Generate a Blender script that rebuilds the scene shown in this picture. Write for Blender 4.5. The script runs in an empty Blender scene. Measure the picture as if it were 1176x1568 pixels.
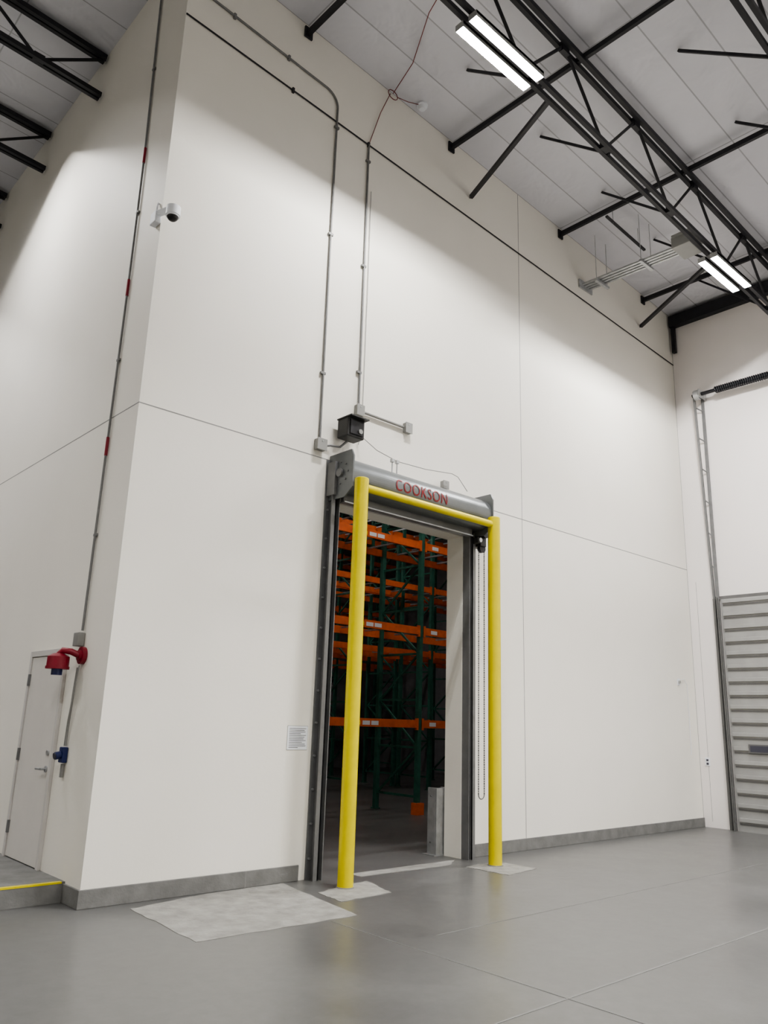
import bpy, math, random
from mathutils import Vector, Matrix
random.seed(4)
S=bpy.context.scene
COL=S.collection
# ------------------------------------------------------------------ materials
def mat(name,col,rough=0.5,metal=0.0,var=0.0,vscale=4.0,bump=0.0,bscale=60.0,spec=0.5,emit=None,estr=0.0):
    m=bpy.data.materials.new(name);m.use_nodes=True
    nt=m.node_tree;b=nt.nodes["Principled BSDF"]
    b.inputs["Base Color"].default_value=(*col,1);b.inputs["Roughness"].default_value=rough
    b.inputs["Metallic"].default_value=metal
    b.inputs["Specular IOR Level"].default_value=spec
    tc=nt.nodes.new("ShaderNodeTexCoord")
    if var>0:
        n=nt.nodes.new("ShaderNodeTexNoise");n.inputs["Scale"].default_value=vscale;n.inputs["Detail"].default_value=2
        nt.links.new(tc.outputs["Object"],n.inputs["Vector"])
        r=nt.nodes.new("ShaderNodeValToRGB")
        r.color_ramp.elements[0].position=0.3;r.color_ramp.elements[1].position=0.7
        r.color_ramp.elements[0].color=(*[max(0,c*(1-var)) for c in col],1)
        r.color_ramp.elements[1].color=(*[min(1,c*(1+var)) for c in col],1)
        nt.links.new(n.outputs["Fac"],r.inputs["Fac"]);nt.links.new(r.outputs["Color"],b.inputs["Base Color"])
    if bump>0:
        n=nt.nodes.new("ShaderNodeTexNoise");n.inputs["Scale"].default_value=bscale;n.inputs["Detail"].default_value=2
        nt.links.new(tc.outputs["Object"],n.inputs["Vector"])
        bp=nt.nodes.new("ShaderNodeBump");bp.inputs["Strength"].default_value=bump;bp.inputs["Distance"].default_value=0.02
        nt.links.new(n.outputs["Fac"],bp.inputs["Height"]);nt.links.new(bp.outputs["Normal"],b.inputs["Normal"])
    if emit:
        b.inputs["Emission Color"].default_value=(*emit,1);b.inputs["Emission Strength"].default_value=estr
        m.cycles.emission_sampling='NONE'
    return m
M={}
M['wall']=mat("painted_concrete_wall",(0.80,0.775,0.715),0.6,var=0.012,vscale=1.2,bump=0.04,bscale=25,spec=0.3)
M['wall2']=mat("painted_end_wall",(0.80,0.76,0.74),0.6,var=0.012,vscale=1.0,spec=0.3)
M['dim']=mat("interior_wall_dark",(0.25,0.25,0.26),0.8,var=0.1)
M['joint']=mat("joint_sealant",(0.26,0.26,0.25),0.8,var=0.1)
M['curb']=mat("concrete_curb",(0.17,0.17,0.165),0.75,var=0.15,vscale=6,bump=0.2,bscale=30)
M['patch']=mat("rough_concrete_patch",(0.25,0.245,0.23),0.75,var=0.18,vscale=7,bump=0.35,bscale=22)
M['black']=mat("black_painted_steel",(0.010,0.010,0.014),0.5,var=0.2,vscale=10)
M['blackp']=mat("black_plastic",(0.02,0.02,0.02),0.5,var=0.1)
M['galv']=mat("galvanised_steel",(0.46,0.47,0.48),0.42,0.7,var=0.12,vscale=12)
M['conduit']=mat("conduit_grey",(0.20,0.20,0.20),0.5,0.3,var=0.08,vscale=12)
M['jbox']=mat("junction_box_grey",(0.28,0.28,0.27),0.55,0.2,var=0.05)
M['hood']=mat("door_hood_grey",(0.16,0.17,0.175),0.36,0.4,var=0.06,vscale=5)
M['guide']=mat("door_guide_grey",(0.18,0.182,0.185),0.45,0.2,var=0.1,vscale=6)
M['yellow']=mat("safety_yellow",(0.66,0.55,0.0),0.38,var=0.05,vscale=5)
M['red']=mat("alarm_red",(0.22,0.005,0.020),0.4,var=0.1)
M['redc']=mat("alarm_cable_red",(0.18,0.03,0.03),0.5,var=0.1)
M['redt']=mat("logo_red",(0.22,0.006,0.01),0.5,var=0.05)
M['blue']=mat("device_blue",(0.010,0.020,0.11),0.35,var=0.1)
M['door']=mat("steel_door_paint",(0.66,0.635,0.60),0.45,var=0.02)
M['frame']=mat("door_frame_paint",(0.58,0.56,0.54),0.45,var=0.02)
M['orange']=mat("rack_orange",(0.70,0.15,0.045),0.5,var=0.12,vscale=8)
M['green']=mat("rack_green",(0.03,0.12,0.085),0.5,var=0.15,vscale=8)
M['white']=mat("white_paper",(0.78,0.80,0.84),0.6,var=0.02)
M['ink']=mat("ink",(0.05,0.05,0.07),0.6,var=0.02)
M['ylab']=mat("yellow_label",(0.85,0.5,0.02),0.6,var=0.02)
M['dock']=mat("dock_door_panel",(0.34,0.34,0.335),0.4,0.25,var=0.06,vscale=4)
M['dockd']=mat("dock_door_rib",(0.14,0.14,0.14),0.4,0.3,var=0.06)
M['fixt']=mat("fixture_housing",(0.35,0.35,0.35),0.5,0.2,var=0.02)
M['tube']=mat("led_lens",(1,1,1),0.3,emit=(0.95,0.95,1.0),estr=30)
M['lens']=mat("dark_glass",(0.008,0.008,0.01),0.35,var=0.05)
M['chain']=mat("chain_steel",(0.14,0.14,0.14),0.45,0.6,var=0.1)
# floor
def floor_mat():
    m=bpy.data.materials.new("polished_concrete_floor");m.use_nodes=True;nt=m.node_tree;b=nt.nodes["Principled BSDF"]
    N=nt.nodes.new;L=nt.links.new
    tc=N("ShaderNodeTexCoord")
    n1=N("ShaderNodeTexNoise");n1.inputs["Scale"].default_value=0.8;n1.inputs["Detail"].default_value=4;n1.inputs["Roughness"].default_value=0.55
    n2=N("ShaderNodeTexNoise");n2.inputs["Scale"].default_value=9;n2.inputs["Detail"].default_value=4;n2.inputs["Roughness"].default_value=0.7
    for n in(n1,n2):L(tc.outputs["Object"],n.inputs["Vector"])
    mx=N("ShaderNodeMix");mx.data_type='FLOAT';mx.inputs[0].default_value=0.4
    L(n1.outputs["Fac"],mx.inputs[2]);L(n2.outputs["Fac"],mx.inputs[3])
    r=N("ShaderNodeValToRGB");r.color_ramp.elements[0].position=0.30;r.color_ramp.elements[1].position=0.70
    r.color_ramp.elements[0].color=(0.084,0.084,0.083,1);r.color_ramp.elements[1].color=(0.136,0.136,0.133,1)
    L(mx.outputs[0],r.inputs["Fac"])
    L(r.outputs["Color"],b.inputs["Base Color"])
    r2=N("ShaderNodeMapRange");r2.inputs[1].default_value=0.3;r2.inputs[2].default_value=0.7;r2.inputs[3].default_value=0.29;r2.inputs[4].default_value=0.40
    L(n1.outputs["Fac"],r2.inputs[0]);L(r2.outputs[0],b.inputs["Roughness"])
    return m
M['floor']=floor_mat()
M['fjoint']=mat("floor_joint",(0.19,0.19,0.185),0.7,var=0.1)
def ceil_mat():
    m=bpy.data.materials.new("white_foil_insulation");m.use_nodes=True;nt=m.node_tree;b=nt.nodes["Principled BSDF"]
    N=nt.nodes.new;L=nt.links.new
    tc=N("ShaderNodeTexCoord")
    n=N("ShaderNodeTexNoise");n.inputs["Scale"].default_value=1.6;n.inputs["Detail"].default_value=3;n.inputs["Distortion"].default_value=0.4
    L(tc.outputs["Object"],n.inputs["Vector"])
    br=N("ShaderNodeTexBrick");br.inputs["Scale"].default_value=1.0;br.offset=0.0
    br.inputs["Brick Width"].default_value=2.78;br.inputs["Row Height"].default_value=0.61;br.inputs["Mortar Size"].default_value=0.010
    br.inputs["Color1"].default_value=(0.66,0.66,0.70,1);br.inputs["Color2"].default_value=(0.59,0.59,0.63,1);br.inputs["Mortar"].default_value=(0.38,0.38,0.41,1)
    mp=N("ShaderNodeMapping");mp.inputs["Location"].default_value=(-1.67,0,0)
    L(tc.outputs["Object"],mp.inputs["Vector"]);L(mp.outputs["Vector"],br.inputs["Vector"])
    L(br.outputs["Color"],b.inputs["Base Color"])
    b.inputs["Roughness"].default_value=0.55
    bp=N("ShaderNodeBump");bp.inputs["Strength"].default_value=0.7;bp.inputs["Distance"].default_value=0.12
    L(n.outputs["Fac"],bp.inputs["Height"]);L(bp.outputs["Normal"],b.inputs["Normal"])
    return m
M['ceil']=ceil_mat()
# ------------------------------------------------------------------ mesh builder
class MB:
    def __init__(s): s.v=[];s.f=[];s.m=[];s.mats=[];s.sm=[]
    def mi(s,k):
        if k not in s.mats:s.mats.append(k)
        return s.mats.index(k)
    def add(s,vs,fs,k,smooth=False):
        o=len(s.v);s.v+=[tuple(p) for p in vs];i=s.mi(k)
        for f in fs:
            s.f.append(tuple(o+a for a in f));s.m.append(i);s.sm.append(smooth)
    def box(s,a,b,k,rot=None,bev=0.0):
        x0,y0,z0=[min(a[i],b[i]) for i in range(3)];x1,y1,z1=[max(a[i],b[i]) for i in range(3)]
        if bev>0:
            import bmesh
            bm=bmesh.new();bmesh.ops.create_cube(bm,size=1)
            for v in bm.verts:
                v.co=Vector(((x0+x1)/2+v.co.x*(x1-x0),(y0+y1)/2+v.co.y*(y1-y0),(z0+z1)/2+v.co.z*(z1-z0)))
            bmesh.ops.bevel(bm,geom=list(bm.edges),offset=bev,segments=2,affect='EDGES',profile=0.5)
            bm.verts.index_update()
            vs=[v.co.copy() for v in bm.verts];fs=[[v.index for v in f.verts] for f in bm.faces];bm.free()
        else:
            vs=[Vector(p) for p in[(x0,y0,z0),(x1,y0,z0),(x1,y1,z0),(x0,y1,z0),(x0,y0,z1),(x1,y0,z1),(x1,y1,z1),(x0,y1,z1)]]
            fs=[(0,3,2,1),(4,5,6,7),(0,1,5,4),(1,2,6,5),(2,3,7,6),(3,0,4,7)]
        if rot:
            c=Vector(((x0+x1)/2,(y0+y1)/2,(z0+z1)/2));vs=[c+rot@(p-c) for p in vs]
        s.add(vs,fs,k)
    def bar(s,p,q,w,h,k):
        p=Vector(p);q=Vector(q);d=(q-p).normalized();up=Vector((0,0,1))
        if abs(d.z)>0.98:up=Vector((0,1,0))
        r=d.cross(up).normalized();t=r.cross(d).normalized()
        vs=[]
        for e in(p,q):
            for a,b in((-1,-1),(1,-1),(1,1),(-1,1)):vs.append(e+r*a*w/2+t*b*h/2)
        s.add(vs,[(0,1,2,3),(7,6,5,4),(0,4,5,1),(1,5,6,2),(2,6,7,3),(3,7,4,0)],k)
    def cyl(s,p,q,r,k,n=16,r2=None,caps=True):
        p=Vector(p);q=Vector(q);d=(q-p).normalized();up=Vector((0,0,1)) if abs(d.z)<0.9 else Vector((1,0,0))
        a=d.cross(up).normalized();b=d.cross(a).normalized();r2=r if r2 is None else r2
        vs=[p+(a*math.cos(t)+b*math.sin(t))*r for t in[2*math.pi*i/n for i in range(n)]]
        vs+=[q+(a*math.cos(t)+b*math.sin(t))*r2 for t in[2*math.pi*i/n for i in range(n)]]
        s.add(vs,[(i,(i+1)%n,n+(i+1)%n,n+i) for i in range(n)],k,True)
        if caps: s.add(vs,[tuple(range(n)),tuple(reversed(range(n,2*n)))],k)
    def tube(s,pts,r,k,n=8):
        pts=[Vector(p) for p in pts];rings=[];pa=None
        for i,p in enumerate(pts):
            d=(pts[min(i+1,len(pts)-1)]-pts[max(i-1,0)]).normalized()
            if pa is None:
                up=Vector((0,0,1)) if abs(d.z)<0.9 else Vector((1,0,0));a=d.cross(up).normalized()
            else: a=(pa-d*pa.dot(d)).normalized()
            pa=a;b=d.cross(a)
            rings.append([p+(a*math.cos(2*math.pi*j/n)+b*math.sin(2*math.pi*j/n))*r for j in range(n)])
        vs=[v for R in rings for v in R];fs=[]
        for i in range(len(pts)-1):
            for j in range(n):fs.append((i*n+j,i*n+(j+1)%n,(i+1)*n+(j+1)%n,(i+1)*n+j))
        s.add(vs,fs,k,True)
        s.add(vs,[tuple(range(n)),tuple(range((len(pts)-1)*n,len(pts)*n))],k)
    def sphere(s,c,r,k,nu=20,nv=12,z0=-1.0,z1=1.0,sc=(1,1,1)):
        c=Vector(c);vs=[];fs=[]
        for i in range(nv+1):
            ph=-math.pi/2+math.pi*i/nv;zz=max(z0,min(z1,math.sin(ph)));rr=math.sqrt(max(0,1-zz*zz))
            for j in range(nu):
                t=2*math.pi*j/nu;vs.append(c+Vector((rr*math.cos(t)*r*sc[0],rr*math.sin(t)*r*sc[1],zz*r*sc[2])))
        for i in range(nv):
            for j in range(nu):fs.append((i*nu+j,i*nu+(j+1)%nu,(i+1)*nu+(j+1)%nu,(i+1)*nu+j))
        s.add(vs,fs,k,True)
    def prism(s,prof,x0,x1,k,smooth=False,caps=True):
        n=len(prof);vs=[(x0,a,b) for a,b in prof]+[(x1,a,b) for a,b in prof]
        s.add(vs,[(i,(i+1)%n,n+(i+1)%n,n+i) for i in range(n)],k,smooth)
        if caps:s.add(vs,[tuple(reversed(range(n))),tuple(range(n,2*n))],k)
    def obj(s,name,parent=None):
        me=bpy.data.meshes.new(name);me.from_pydata(s.v,[],s.f)
        for k in s.mats:me.materials.append(M[k])
        me.polygons.foreach_set("material_index",s.m);me.polygons.foreach_set("use_smooth",s.sm)
        me.update()
        import bmesh
        bm=bmesh.new();bm.from_mesh(me);bmesh.ops.recalc_face_normals(bm,faces=bm.faces);bm.to_mesh(me);bm.free()
        o=bpy.data.objects.new(name,me);COL.objects.link(o)
        if parent:o.parent=parent
        return o
def arc(c,r,a0,a1,n,ax,ay):
    c=Vector(c);ax=Vector(ax);ay=Vector(ay)
    return [c+ax*r*math.cos(a0+(a1-a0)*i/n)+ay*r*math.sin(a0+(a1-a0)*i/n) for i in range(n+1)]
def CZ(x): return 10.46-0.054*x
XW=11.07; OL,OR,OT=2.50,4.74,4.05; T=0.28
YB=-15.0; XL=-13.0; YF=15.0; XI=17.0
# ------------------------------------------------------------------ shell
m=MB();m.box((XL,YB,-0.2),(XI,YF,0),'floor');m.obj("floor")
m=MB();m.add([(XL-0.3,YB-0.3,CZ(XL-0.3)),(XI+0.3,YB-0.3,CZ(XI+0.3)),(XI+0.3,YF+0.3,CZ(XI+0.3)),(XL-0.3,YF+0.3,CZ(XL-0.3)),
 (XL-0.3,YB-0.3,CZ(XL-0.3)+.2),(XI+0.3,YB-0.3,CZ(XI+0.3)+.2),(XI+0.3,YF+0.3,CZ(XI+0.3)+.2),(XL-0.3,YF+0.3,CZ(XL-0.3)+.2)],[(0,1,2,3),(7,6,5,4),(0,4,5,1),(1,5,6,2),(2,6,7,3),(3,7,4,0)],'ceil');m.obj("ceiling")
m=MB()
m.box((0,0,0),(OL,T,10.5),'wall');m.box((OR,0,0),(XI,T,10.5),'wall');m.box((OL,0,OT),(OR,T,10.5),'wall')
m.obj("wall_front")
m=MB();m.box((0,T,0),(T,YF,10.6),'wall');m.obj("wall_left")
m=MB();m.box((XW,YB,0),(XW+T,0,10.2),'wall2');m.obj("wall_end")
m=MB();m.box((XL,YB-T,0),(XW+T,YB,11.4),'wall');m.obj("wall_back")
m=MB();m.box((XL-T,YB,0),(XL,YF,11.4),'wall');m.obj("wall_far_left")
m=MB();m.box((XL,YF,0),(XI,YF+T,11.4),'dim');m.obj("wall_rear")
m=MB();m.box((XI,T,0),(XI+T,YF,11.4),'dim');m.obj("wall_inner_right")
# joints
m=MB()
m.box((0,-0.001,4.545),(XW,0.001,4.557),'joint');m.box((6.04,-0.001,0.1),(6.051,0.001,10.13),'joint')
m.obj("trim_1")
m=MB();m.box((-0.001,0,4.545),(0.001,YF,4.557),'joint');m.obj("trim_2")
m=MB();m.box((XW-0.004,-0.004,0.1),(XW,0.0,9.86),'joint');m.box((XW-0.001,-0.16,0.1),(XW,-0.154,4.3),'joint');m.obj("trim_3")
# curbs
m=MB();m.box((-0.02,-0.02,0),(2.26,0.0,0.15),'curb',bev=0.004);m.box((1.62,-0.0215,0),(1.626,-0.019,0.15),'joint');m.obj("baseboard_front")
m=MB();m.box((-0.02,0,0),(0.0,0.35,0.15),'curb',bev=0.004);m.obj("baseboard_left")
m=MB();m.box((4.98,-0.02,0),(XW,0,0.15),'curb',bev=0.004);m.obj("baseboard_right")
m=MB();m.box((XL,0.33,0),(0,YF,0.165),'curb');m.obj("raised_walkway_slab")
m=MB();m.box((XL,0.326,0.152),(-0.03,0.37,0.1665),'yellow');m.obj("trim_4")
# patches
def patch(name,pts,z=0.003,k='patch'):
    m=MB();n=len(pts)
    o=[]
    for i in range(n):
        a=Vector((*pts[i],z));b=Vector((*pts[(i+1)%n],z))
        for j in range(10):
            p=a.lerp(b,j/10)
            if j: p+=Vector((random.uniform(-.012,.012),random.uniform(-.012,.012),0))
            o.append(p)
    lo=[p-Vector((0,0,z)) for p in o];N=len(o)
    m.add(o+lo,[tuple(range(N))]+[(i,(i+1)%N,N+(i+1)%N,N+i) for i in range(N)],k);return m.obj(name)
patch("concrete_floor_patch",[(0.36,-0.22),(0.30,-1.42),(1.81,-1.47),(2.06,-0.03),(1.2,-0.05)])
patch("concrete_floor_patch",[(2.08,-0.58),(2.02,-1.0),(2.68,-0.96),(2.85,-0.40)],0.004)
patch("concrete_floor_patch",[(4.36,-0.42),(4.40,-1.02),(5.02,-0.93),(4.98,-0.36)],0.004)
patch("concrete_floor_patch",[(2.95,-0.02),(2.95,-0.20),(4.3,-0.22),(4.62,-0.02)],0.003)
m=MB()
m.bar((1.9,-2.31,0.001),(11,-2.31,0.001),0.007,0.003,'fjoint');m.bar((1.5,-9,0.001),(1.5,-1.5,0.001),0.006,0.003,'fjoint')
m.bar((-9,-3.8,0.001),(11,-3.8,0.001),0.010,0.003,'fjoint')
m.obj("trim_5")
# ------------------------------------------------------------------ trusses
def truss(y,x0,x1,dtop,dbot,step,name="roof_truss",w=0.07,kick=True,braces=()):
    m=MB()
    top=lambda x:Vector((x,y,CZ(x)-dtop));bot=lambda x:Vector((x,y,CZ(x)-dbot))
    for s in(-1,1):
        o=Vector((0,s*w*0.8,0))
        m.bar(top(x0)+o,top(x1)+o,0.055,0.075,'black');m.bar(bot(x0)+o,bot(x1)+o,0.05,0.065,'black')
    n=max(1,int(round((x1-x0)/step)))
    for i in range(n):
        a=x0+(x1-x0)*i/n;b=x0+(x1-x0)*(i+1)/n;c=(a+b)/2
        m.cyl(top(a),bot(c),0.022,'black',8);m.cyl(bot(c),top(b),0.022,'black',8)
        m.box(top(a)-Vector((.07,.03,.12)),top(a)+Vector((.07,.03,.02)),'black');m.box(bot(c)-Vector((.07,.03,.03)),bot(c)+Vector((.07,.03,.08)),'black')
    if kick:
        x=0.3-1.65*5
        while x<x1-0.5:
            if x>x0+0.3: m.bar((x,y+1.25,CZ(x)-0.02),(x-0.22,y,CZ(x)-dbot),0.035,0.035,'black')
            x+=1.65
    for a,b in braces: m.bar(a,b,0.055,0.055,'black')
    return m.obj(name)
truss(-2.31,-8,10.95,0.17,1.18,1.65,braces=(((4.86,-0.02,9.45),(3.76,-2.27,9.07)),((9.83,-0.02,9.17),(8.1,-2.27,8.84))))
for y in(-4.5,-6.75,-9.0): truss(y,-8,10.95,0.17,1.18,1.65)
for y in(2.42,4.5,6.6,8.7): truss(y,-10,-0.03,0.10,0.72,1.65,w=0.05,kick=False)
for x in(-6.6,-3.86,-1.1,1.67,4.41,7.22,9.97):
    m=MB();z=CZ(x)-0.13
    m.bar((x,-0.01,z),(x,-13,z),0.05,0.08,'black');m.bar((x,-0.005,z),(x,-0.03,z),0.12,0.16,'black')
    m.obj("roof_purlin")
m=MB();m.bar((XW-0.08,-0.04,9.68),(XW-0.08,-14,9.68),0.14,0.24,'black');m.box((XW-0.1,-0.12,9.0),(XW-0.03,-0.05,9.6),'black');m.obj("steel_ledger_beam")
# ------------------------------------------------------------------ lights
def fixture(x,y,z,pw=100,name="led_high_bay_light",L=1.2,two=True,hz=0.5):
    m=MB();h=L/2
    def P(a,b,c): return (x+a,y+b,z+c)
    m.box(P(-h*0.9,-0.05,0.05),P(h*0.9,0.05,0.075),'fixt')
    for s in(-1,1):
        c=s*0.095
        m.box(P(-h,c-0.057,0.012),P(h,c+0.057,0.05),'fixt')
        m.box(P(-h,c-0.052,0.004),P(h,c+0.052,0.012),'tube')
        for q in(-1,1):
            m.box(P(-h,c+q*0.055-0.002,-0.030),P(h,c+q*0.055+0.002,0.05),'fixt')
            m.box(P(q*h-0.003,c-0.057,-0.030),P(q*h+0.003,c+0.057,0.05),'fixt')
        m.cyl(P(s*0.45,0,0.07),P(s*0.45,0,hz),0.006,'black',6)
    o=m.obj(name)
    for s in((-1,1) if two else (0,)):
        l=bpy.data.lights.new("led_strip","AREA");l.shape='RECTANGLE';l.size=L-0.06;l.size_y=0.014;l.energy=pw*(1 if two else 2);l.color=(1.0,0.985,0.955)
        lo=bpy.data.objects.new("led_strip",l);COL.objects.link(lo);lo.location=P(0,(s if s else -1)*0.095,-0.006 if two else 0.002)
        if two: lo.rotation_euler=(math.radians(45)*s,0,0)
        lo.parent=o
    return o
fixture(2.74,-2.34,9.0,pw=125,hz=0.11);fixture(8.30,-2.34,8.64,pw=130,hz=0.17)
P2=140
fixture(-0.5,-6.75,9.3,P2,two=False,hz=0.11);fixture(5.3,-6.75,8.95,P2,two=False,hz=0.11)  # out-of-view fixtures, added to even out the light on the front wall
fixture(-6,-8.9,9.5,P2,two=False);fixture(2.5,-11.0,9.2,P2,two=False);fixture(8.5,-10.5,8.9,P2,two=False)  # more out-of-view fixtures, added as general fill for the hall
fixture(-1.7,3.6,9.5,48,two=False);fixture(-7.5,2.5,9.6,85,two=False);fixture(-2.6,9.0,9.5,85,two=False)
fixture(5.8,1.9,9.2,38,two=False);fixture(9.5,5.9,9.0,20,two=False);fixture(7,10.8,9.0,34,two=False)  # unseen fixtures behind the front wall, added to brighten the rack beams
# ------------------------------------------------------------------ goal post
def gpost():
    m=MB();r=0.08
    for x,y in((2.45,-0.54),(4.75,-0.54)):
        m.cyl((x,y,0),(x,y,4.22),r,'yellow',32)
        m.sphere((x,y,4.22),r,'yellow',24,10,sc=(1,1,0.25))
        m.cyl((x,y,0.0),(x,y,0.012),r+0.012,'patch',24)
    m.cyl((2.52,-0.54,4.13),(4.68,-0.54,4.13),0.045,'yellow',20)
    return m.obj("goal_post_bollard")
gpost()
# ------------------------------------------------------------------ rolling door
E=bpy.data.objects.new("rolling_door",None);COL.objects.link(E)
m=MB()
HL,HR=2.41,4.86
hp=[(-0.02,4.53),(-0.24,4.53)]
for i in range(25):
    a=math.radians(75-i*6.5);hp.append((-0.22-0.20*math.cos(a)*1.0,4.33+0.205*math.sin(a)))
hp+=[(-0.02,4.13)]
m.prism(hp,HL+0.01,HR-0.01,'hood',smooth=False)
o=m.obj("hood",E)
m=MB()
for x in(HL-0.012,HR-0.012):
    m.prism([(-0.002,4.05),(-0.30,4.05),(-0.44,4.15),(-0.44,4.52),(-0.40,4.60),(-0.002,4.60)],x,x+0.02,'hood')
    m.cyl((x-0.03,-0.22,4.35),(x+0.05,-0.22,4.35),0.05,'guide',16)
    for a in range(8):
        t=a*math.pi/4;m.cyl((x-0.012,-0.22+0.13*math.cos(t),4.35+0.13*math.sin(t)),(x+0.03,-0.22+0.13*math.cos(t),4.35+0.13*math.sin(t)),0.012,'guide',6)
m.box((HL-0.05,-0.16,4.1),(HL-0.01,-0.02,4.5),'guide')
m.obj("end_brackets",E)
m=MB()
m.box((OL,-0.17,4.04),(OR,-0.12,4.13),'guide');m.box((OL,-0.19,4.03),(OR,-0.10,4.045),'galv')
m.obj("bottom_bar",E)
m=MB()
for xa,sg in((2.35,1),(4.89,-1)):
    x=lambda d:xa+sg*d
    m.box((x(0),-0.012,0),(x(0.14),-0.001,4.55 if sg>0 else 4.1),'guide')
    m.box((x(0.07),-0.12,0),(x(0.08),-0.012,4.1),'guide');m.box((x(0.13),-0.12,0),(x(0.14),-0.012,4.1),'guide')
    m.box((x(0.02),-0.12,0),(x(0.08),-0.11,4.1),'guide')
    for i in range(12):
        z=0.2+i*0.34;m.cyl((x(0.035),-0.012,z),(x(0.035),-0.03,z),0.013,'galv',8)
m.obj("guide_tracks",E)
# lettering wrapped on hood
cu=bpy.data.curves.new("tmp_text","FONT");cu.body="COOKSON";cu.size=0.20;cu.space_character=1.08;cu.resolution_u=6
to=bpy.data.objects.new("tmp_text",cu);COL.objects.link(to)
bpy.context.view_layer.update()
me=bpy.data.meshes.new_from_object(to.evaluated_get(bpy.context.evaluated_depsgraph_get()))
import bmesh
bm=bmesh.new();bm.from_mesh(me)
bmesh.ops.triangulate(bm,faces=bm.faces);bmesh.ops.subdivide_edges(bm,edges=bm.edges,cuts=2,use_grid_fill=True)
for vtx in bm.verts:
    a=(vtx.co.y-0.065)/0.205
    vtx.co=Vector((3.08+vtx.co.x*0.86,-0.22-0.206*math.cos(a),4.33+0.211*math.sin(a)))
bm.to_mesh(me);bm.free()
bpy.data.objects.remove(to)
me.materials.clear();me.materials.append(M['redt'])
lo=bpy.data.objects.new("logo_lettering",me);COL.objects.link(lo);lo.parent=E
m=MB()
m.box((4.88,-0.20,3.92),(5.00,-0.02,4.18),'blackp',bev=0.01);m.cyl((4.94,-0.25,4.10),(4.94,-0.18,4.10),0.07,'blackp',20)
m.cyl((4.955,-0.175,3.90),(4.955,-0.125,3.90),0.058,'black',24);m.box((4.80,-0.22,3.95),(4.88,-0.12,4.03),'blackp',bev=0.01);m.cyl((4.84,-0.24,3.99),(4.84,-0.20,3.99),0.03,'galv',16)
m.obj("chain_hoist",E)
m=MB()
zt=3.9
for s,x in((0,4.90),(1,5.01)):
    n=110
    for i in range(n):
        z=0.75+(zt-0.75)*i/n
        m.bar((x,-0.15,z),(x,-0.15,z+0.024),0.014 if i%2 else 0.006,0.006 if i%2 else 0.014,'chain')
m.tube([(4.955-0.055*math.cos(t),-0.15,0.75-0.055*math.sin(t)) for t in[math.pi*i/8 for i in range(9)]],0.006,'chain')
m.obj("hand_chain",E)
# ------------------------------------------------------------------ conduits on front wall
def conduit(name,pts,r=0.014,k='conduit',clips=None,parent=None):
    m=MB();m.tube(pts,r,k,8)
    if clips:
        for c,ax in clips:
            d={'z':Vector((0.035,0,0)),'x':Vector((0,0,0.035)),'l':Vector((0,0.035,0))}[ax]
            m.bar(Vector(c)-d,Vector(c)+d,0.03,0.03,k)
    return m.obj(name,parent)
pts=[(0.02,-0.02,9.75),(2.0,-0.02,9.61)]+arc((2.0,-0.02,9.40),0.21,math.radians(86),0,8,(1,0,0),(0,0,1))+[(2.21,-0.02,7.5),(2.22,-0.02,4.76)]
conduit("electrical_conduit",pts,0.014,clips=[((2.21,-0.02,z),'z') for z in(9.1,7.5,5.6)]+[((x,-0.02,9.745-0.066*x),'x') for x in(0.6,1.4)])
conduit("electrical_conduit",[(0.0,-0.014,9.30),(XW-0.02,-0.014,8.77)],0.010,'black',clips=[((x,-0.014,9.30-0.048*x),'x') for x in(1.5,2.77)])
conduit("electrical_conduit",[(2.77,-0.02,9.17),(2.79,-0.02,5.36)],0.014,clips=[((2.77,-0.02,z),'z') for z in(8.9,7.3,5.8)])
conduit("alarm_cable",[(2.77,-0.02,9.17),(2.95,-0.03,9.8),(3.1,-0.05,10.2)]+[(3.14+0.09*math.cos(t),-0.06,10.2+0.07*math.sin(t)) for t in[math.pi*(1.2-i/6) for i in range(13)]],0.006,'redc')
conduit("data_cable",[(2.85,-0.015,8.47),(2.86,-0.015,7.0),(2.86,-0.015,5.0),(2.80,-0.03,4.85)],0.004,'jbox')
def jb(name,c,s,k='jbox',parent=None):
    m=MB();x,y,z=c;a,b,d=s;y-=0.002
    m.box((x-a/2,y-b,z-d/2),(x+a/2,y,z+d/2),k,bev=0.006);m.box((x-a/2-.006,y-b-0.008,z-d/2-.006),(x+a/2+.006,y-b,z+d/2+.006),k,bev=0.002)
    m.cyl((x,y-b-0.008,z+d*0.3),(x,y-b-0.013,z+d*0.3),0.008,'galv',8)
    return m.obj(name,parent)
jb("junction_box",(2.79,0,5.29),(0.11,0.06,0.13));jb("junction_box",(3.62,0,5.29),(0.11,0.06,0.13));jb("junction_box",(2.22,0,4.69),(0.13,0.07,0.13))
conduit("electrical_conduit",[(2.86,-0.03,5.29),(3.55,-0.03,5.29)],0.018,'jbox')
conduit("electrical_conduit",[(2.30,-0.03,4.70),(2.36,-0.04,4.72),(2.48,-0.08,4.72),(2.55,-0.12,4.80)],0.014)
jb("junction_box",(4.28,-0.05,4.66),(0.10,0.06,0.10),parent=E)
m=MB()
m.box((2.44,-0.26,4.82),(2.70,-0.06,5.06),'blackp',bev=0.015);m.box((2.47,-0.275,4.85),(2.67,-0.26,5.03),'lens',bev=0.004)
m.box((2.43,-0.33,5.05),(2.71,-0.06,5.065),'blackp')
m.bar((2.57,-0.06,4.94),(2.57,-0.002,4.94),0.08,0.08,'galv')
m.cyl((2.62,-0.29,4.9),(2.62,-0.27,4.9),0.03,'jbox',12)
m.obj("traffic_warning_light")
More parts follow.
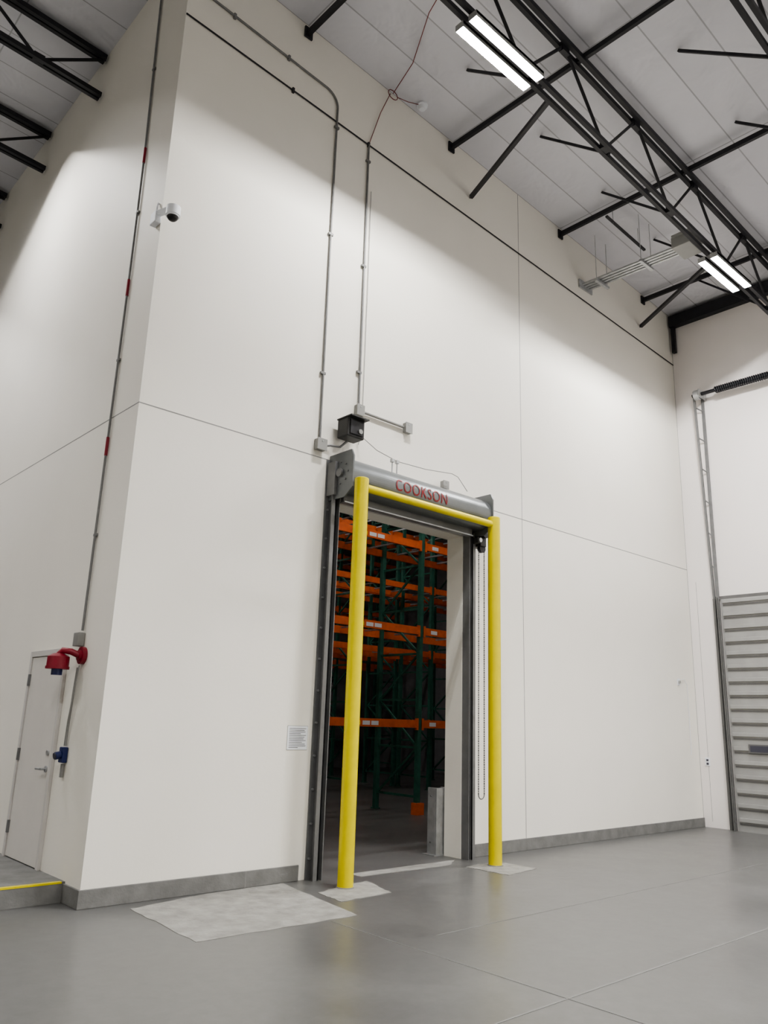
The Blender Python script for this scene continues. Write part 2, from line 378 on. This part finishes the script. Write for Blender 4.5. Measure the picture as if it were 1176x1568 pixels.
pts=[(2.80,-0.05,5.2),(2.82,-0.1,4.92),(3.0,-0.15,4.80),(3.3,-0.2,4.72),(3.8,-0.2,4.74),(4.3,-0.2,4.80),(4.42,-0.2,4.78),(4.55,-0.25,4.60)]
conduit("hanging_cable",pts,0.005,'jbox',parent=E)
m=MB()
for x in(3.2,3.28):
    m.cyl((x,-0.22,4.53),(x,-0.22,4.70),0.008,'galv',8);m.box((x-.02,-0.24,4.68),(x+.02,-0.20,4.72),'galv')
m.obj("cable_standoff",E)
m=MB();cz=CZ(3.62)-0.002
m.cyl((3.62,-0.17,cz),(3.62,-0.17,cz-0.03),0.08,'white',20);m.cyl((3.62,-0.17,cz-0.03),(3.62,-0.17,cz-0.08),0.065,'white',20,r2=0.045);m.obj("smoke_detector")
conduit("alarm_cable",[(3.22,-0.06,10.21),(3.4,-0.1,10.22),(3.54,-0.17,10.22)],0.005,'redc')
conduit("alarm_cable",[(3.14,-0.06,10.22),(3.0,-0.6,10.27),(2.6,-1.3,10.28),(2.3,-2.1,10.2)],0.006,'redc')
# sign
m=MB();m.box((2.03,-0.004,1.28),(2.29,-0.001,1.52),'white');m.box((2.026,-0.0015,1.276),(2.294,-0.0008,1.524),'jbox')
for i in range(12):
    w=[.22,.20,.21,.15,.22,.20,.19,.22,.17,.21,.22,.12][i];m.box((2.05,-0.005,1.492-i*0.0175),(2.05+w,-0.004,1.497-i*0.0175),'ink')
m.obj("paper_notice_sign")
m=MB();m.box((10.42,-0.012,2.38),(10.50,-0.001,2.50),'white',bev=0.003);m.box((10.44,-0.04,2.42),(10.48,-0.012,2.46),'jbox');m.tube([(10.5,-0.02,2.48),(10.65,-0.02,2.50),(10.74,-0.02,2.4),(10.74,-0.02,1.2)],0.004,'white');m.obj("power_outlet")
m=MB();m.box((XW-0.012,-0.19,1.02),(XW-0.001,-0.10,1.16),'white',bev=0.003)
m.box((XW-0.016,-0.165,1.04),(XW-0.012,-0.125,1.075),'ink');m.box((XW-0.016,-0.165,1.10),(XW-0.012,-0.125,1.135),'ink');m.obj("power_outlet")
# pipes at ceiling (right)
m=MB()
for i in range(4):
    x=7.84+i*0.075;m.cyl((x,-0.02,9.22),(x,-1.9,9.15),0.024,'galv',10)
for y in(-0.35,-1.2):
    m.bar((7.75,y,9.14),(8.15,y,9.14),0.05,0.04,'galv')
    for x in(7.78,8.12):m.cyl((x,y,9.14),(x,y,CZ(x)-0.01),0.006,'galv',6)
m.box((7.75,-0.03,9.14),(8.15,-0.002,9.3),'galv')
m.bar((7.1,-1.0,9.75),(8.3,-1.0,9.68),0.04,0.03,'black')
for x in(7.3,8.1):m.cyl((x,-1.0,9.72),(x,-1.0,CZ(x)-0.01),0.006,'galv',6)
m.obj("electrical_pipe_run")
m=MB();m.box((7.40,-2.22,8.85),(7.82,-1.92,9.04),'jbox',bev=0.01);m.box((7.36,-2.27,9.02),(7.86,-1.95,9.05),'jbox');m.obj("electrical_junction_cabinet")
# security camera
m=MB()
m.box((-0.07,-0.01,6.56),(-0.002,0.12,6.70),'white',bev=0.01)
m.bar((-0.04,-0.005,6.66),(0.03,-0.14,6.68),0.05,0.05,'white');m.cyl((0.05,-0.16,6.70),(0.05,-0.16,6.60),0.075,'white',24)
m.sphere((0.05,-0.16,6.60),0.062,'lens',20,12,z1=0.1);m.cyl((0.05,-0.16,6.62),(0.05,-0.16,6.585),0.07,'white',24,r2=0.066)
m.tube([(-0.03,0.06,6.7),(-0.03,0.07,6.78),(-0.01,0.09,6.85)],0.01,'white')
m.obj("security_camera")
# ------------------------------------------------------------------ left wall stuff
m=MB()
m.tube([(-0.02,0.74,10.3),(-0.02,0.62,7.85),(-0.02,0.60,6.1),(-0.02,0.62,2.35)],0.013,'conduit',8)
for z,y in((7.75,.615),(6.05,.60),(4.23,.61)):m.cyl((-0.02,y,z-0.1),(-0.02,y,z+0.1),0.016,'red',10)
for z,y in((9,.68),(7.0,.61),(5.2,.61),(3.3,.615)):m.bar((-0.015,y-0.03,z),(-0.015,y+0.03,z),0.025,0.025,'conduit')
m.obj("electrical_conduit")
m=MB();m.box((-0.07,0.58,2.20),(-0.002,0.70,2.33),'jbox',bev=0.006);m.obj("junction_box")
m=MB()
m.cyl((-0.002,0.55,2.11),(-0.04,0.55,2.11),0.082,'red',24);m.cyl((-0.04,0.55,2.11),(-0.06,0.55,2.11),0.05,'red',20)
m.tube([(-0.05,0.55,2.11),(-0.12,0.57,2.14),(-0.18,0.62,2.15),(-0.2,0.65,2.11)],0.03,'red',12)
m.cyl((-0.2,0.65,2.12),(-0.2,0.65,2.09),0.05,'red',24,r2=0.10);m.cyl((-0.2,0.65,2.09),(-0.2,0.65,1.99),0.10,'red',24);m.cyl((-0.2,0.65,2.0),(-0.2,0.65,1.975),0.108,'red',24)
m.cyl((-0.2,0.65,1.975),(-0.2,0.65,1.92),0.05,'blue',20)
m.obj("warning_beacon")
conduit("power_cable",[(-0.02,0.62,2.0),(-0.02,0.64,1.8),(-0.02,0.66,1.5),(-0.02,0.67,1.28)],0.011,'jbox')
conduit("power_cable",[(-0.03,0.56,2.02),(-0.05,0.57,1.75),(-0.04,0.64,1.5),(-0.02,0.70,1.28)],0.006,'jbox')
m=MB();m.box((-0.05,0.63,1.13),(-0.002,0.73,1.27),'blue',bev=0.008);m.cyl((-0.05,0.68,1.20),(-0.10,0.68,1.19),0.035,'blue',16);m.cyl((-0.10,0.68,1.19),(-0.11,0.68,1.188),0.03,'ink',16)
m.box((-0.03,0.66,1.0),(-0.01,0.70,1.12),'jbox');m.obj("power_receptacle")
E2=bpy.data.objects.new("door_1",None);COL.objects.link(E2)
m=MB()
m.box((-0.035,0.93,0.165),(0,0.98,2.2),'frame',bev=0.003);m.box((-0.035,1.86,0.165),(0,1.91,2.2),'frame',bev=0.003);m.box((-0.035,0.98,2.14),(0,1.86,2.2),'frame',bev=0.003);m.obj("frame",E2)
m=MB();m.box((-0.022,0.985,0.175),(0,1.855,2.135),'door',bev=0.002)
for z in(0.45,1.15,1.9):m.box((-0.045,1.84,z-0.06),(-0.02,1.87,z+0.06),'guide')
m.cyl((-0.022,1.06,1.05),(-0.035,1.06,1.05),0.03,'galv',16);m.cyl((-0.035,1.06,1.05),(-0.08,1.06,1.05),0.012,'galv',10);m.tube([(-0.08,1.06,1.05),(-0.085,1.12,1.05),(-0.08,1.18,1.048)],0.011,'galv')
m.cyl((-0.022,1.06,1.2),(-0.04,1.06,1.2),0.025,'galv',14)
m.obj("leaf",E2)
# ------------------------------------------------------------------ dock door on end wall
E3=bpy.data.objects.new("door_2",None);COL.objects.link(E3)
m=MB();n=17;H=3.93;hh=H/n
for i in range(n):
    z=i*hh
    m.box((XW-0.05,-3.6,z),(XW-0.01,-0.62,z+hh),'dock')
    m.box((XW-0.085,-3.6,z+hh*0.66),(XW-0.05,-0.66,z+hh*0.94),'dock',bev=0.006)
    m.box((XW-0.058,-3.6,z+hh*0.44),(XW-0.05,-0.66,z+hh*0.56),'dockd')
m.box((XW-0.095,-1.30,1.27),(XW-0.05,-0.92,1.42),'dockd',bev=0.004);m.box((XW-0.098,-1.27,1.295),(XW-0.09,-0.95,1.395),'ink')
m.obj("panels",E3)
m=MB()
m.box((XW-0.16,-0.61,0),(XW-0.12,-0.59,3.95),'dockd');m.box((XW-0.06,-0.52,0),(XW,-0.48,3.95),'dockd')
m.bar((XW-0.02,-0.56,0),(XW-0.02,-0.56,8.0),0.03,0.05,'guide');m.bar((XW-0.03,-0.50,3.9),(XW-0.16,-0.46,8.0),0.035,0.035,'guide')
for i in range(6):
    z=4.5+i*0.62;t=(z-3.9)/4.1
    m.bar((XW-0.02,-0.56,z),(XW-0.03-0.13*t,-0.50+0.04*t,z+0.08),0.018,0.018,'guide')
m.obj("vertical_track",E3)
m=MB()
m.cyl((XW-0.2,-0.45,7.9),(XW-0.2,-3.8,7.9),0.035,'black',12)
tt=[]
for i in range(480):
    a=i*0.9;tt.append((XW-0.2+0.06*math.cos(a),-0.9-i*0.0055,7.9+0.06*math.sin(a)))
m.tube(tt,0.014,'black',6)
m.cyl((XW-0.2,-0.5,7.9),(XW-0.2,-0.6,7.9),0.1,'galv',20);m.bar((XW,-0.62,7.9),(XW-0.3,-0.62,7.9),0.02,0.16,'galv')
m.obj("torsion_spring",E3)
m=MB();m.box((XW-0.03,-3.7,3.93),(XW,-0.5,3.99),'dockd');m.obj("header_seal",E3)
# ------------------------------------------------------------------ interior racks
def rack(y0,x0,n,bay=2.6,depth=1.1,levels=(1.5,3.2,4.85,6.5),top=8.0,labels=True,boots=True):
    m=MB()
    for i in range(n+1):
        x=x0+i*bay
        for y in(y0,y0+depth):
            m.box((x-0.045,y,0.02),(x+0.045,y+0.08,top),'green')
            m.box((x-0.07,y-0.02,0),(x+0.07,y+0.1,0.02),'green')
        if boots:m.box((x-0.09,y0-0.06,0),(x+0.09,y0+0.09,0.2),'orange')
        k=0
        z=0.3
        while z<top-0.9:
            m.bar((x,y0+0.05,z),(x,y0+depth,z),0.04,0.04,'green')
            m.bar((x,y0+0.05,z) if k%2 else (x,y0+depth,z),(x,y0+depth,z+0.85) if k%2 else (x,y0+0.05,z+0.85),0.035,0.035,'green');z+=0.85;k+=1
    for i in range(n):
        xa=x0+i*bay+0.045;xb=xa+bay-0.09
        for z in levels:
            for y in(y0-0.01,y0+depth+0.04):
                m.box((xa,y,z),(xb,y+0.05,z+0.14),'orange')
            m.box((xa,y0-0.016,z-0.04),(xa+0.05,y0+0.03,z+0.17),'orange');m.box((xb-0.05,y0-0.016,z-0.04),(xb,y0+0.03,z+0.17),'orange')
            for q in range(4):m.bar((xa+0.3+q*0.6,y0,z+0.10),(xa+0.3+q*0.6,y0+depth,z+0.10),0.04,0.03,'galv')
            if labels:
                for q in(0.2,1.15,1.35):
                    m.box((xa+q,y0-0.013,z+0.03),(xa+q+0.17,y0-0.01,z+0.10),'white')
                m.box((xa+1.02,y0-0.013,z+0.03),(xa+1.10,y0-0.01,z+0.10),'ylab')
    return m.obj("pallet_rack")
rack(3.6,2.4,5)
rack(7.2,1.2,6,boots=False,labels=False);rack(8.5,1.2,6,labels=False,boots=False)
rack(12.0,2.0,5,labels=False,boots=False)
m=MB()
m.box((4.62,0.30,0.002),(4.88,0.33,0.80),'galv',bev=0.004);m.box((4.62,0.33,0.002),(4.65,0.46,0.80),'galv',bev=0.004);m.box((4.85,0.33,0.002),(4.88,0.46,0.80),'galv',bev=0.004)
m.box((4.58,0.29,0),(4.92,0.5,0.012),'galv')
m.cyl((4.615,0.395,0.7),(4.605,0.395,0.7),0.012,'guide',8);m.cyl((4.615,0.395,0.15),(4.605,0.395,0.15),0.012,'guide',8)
m.obj("door_track_guard")
# ------------------------------------------------------------------ world / camera
w=bpy.data.worlds.new("w");S.world=w;w.use_nodes=True;w.node_tree.nodes["Background"].inputs[0].default_value=(0.5,0.5,0.5,1);w.node_tree.nodes["Background"].inputs[1].default_value=0.02
u=(0.73605596,0.19701914,0.64761492);v=(-0.67615634,0.16853695,0.71722235);z=(0.03215949,-0.96580472,0.25726837)
cam=bpy.data.cameras.new("camera");co=bpy.data.objects.new("camera",cam);COL.objects.link(co)
Mx=Matrix(((u[0],-u[1],-u[2],-3.01088),(v[0],-v[1],-v[2],-6.97631),(z[0],-z[1],-z[2],1.6),(0,0,0,1)))
co.matrix_world=Mx
cam.sensor_fit='VERTICAL';cam.sensor_height=36;cam.lens=36*1202.07/1568
S.camera=co
S.view_settings.view_transform='AgX';S.view_settings.look='AgX - Medium High Contrast';S.view_settings.exposure=0.72
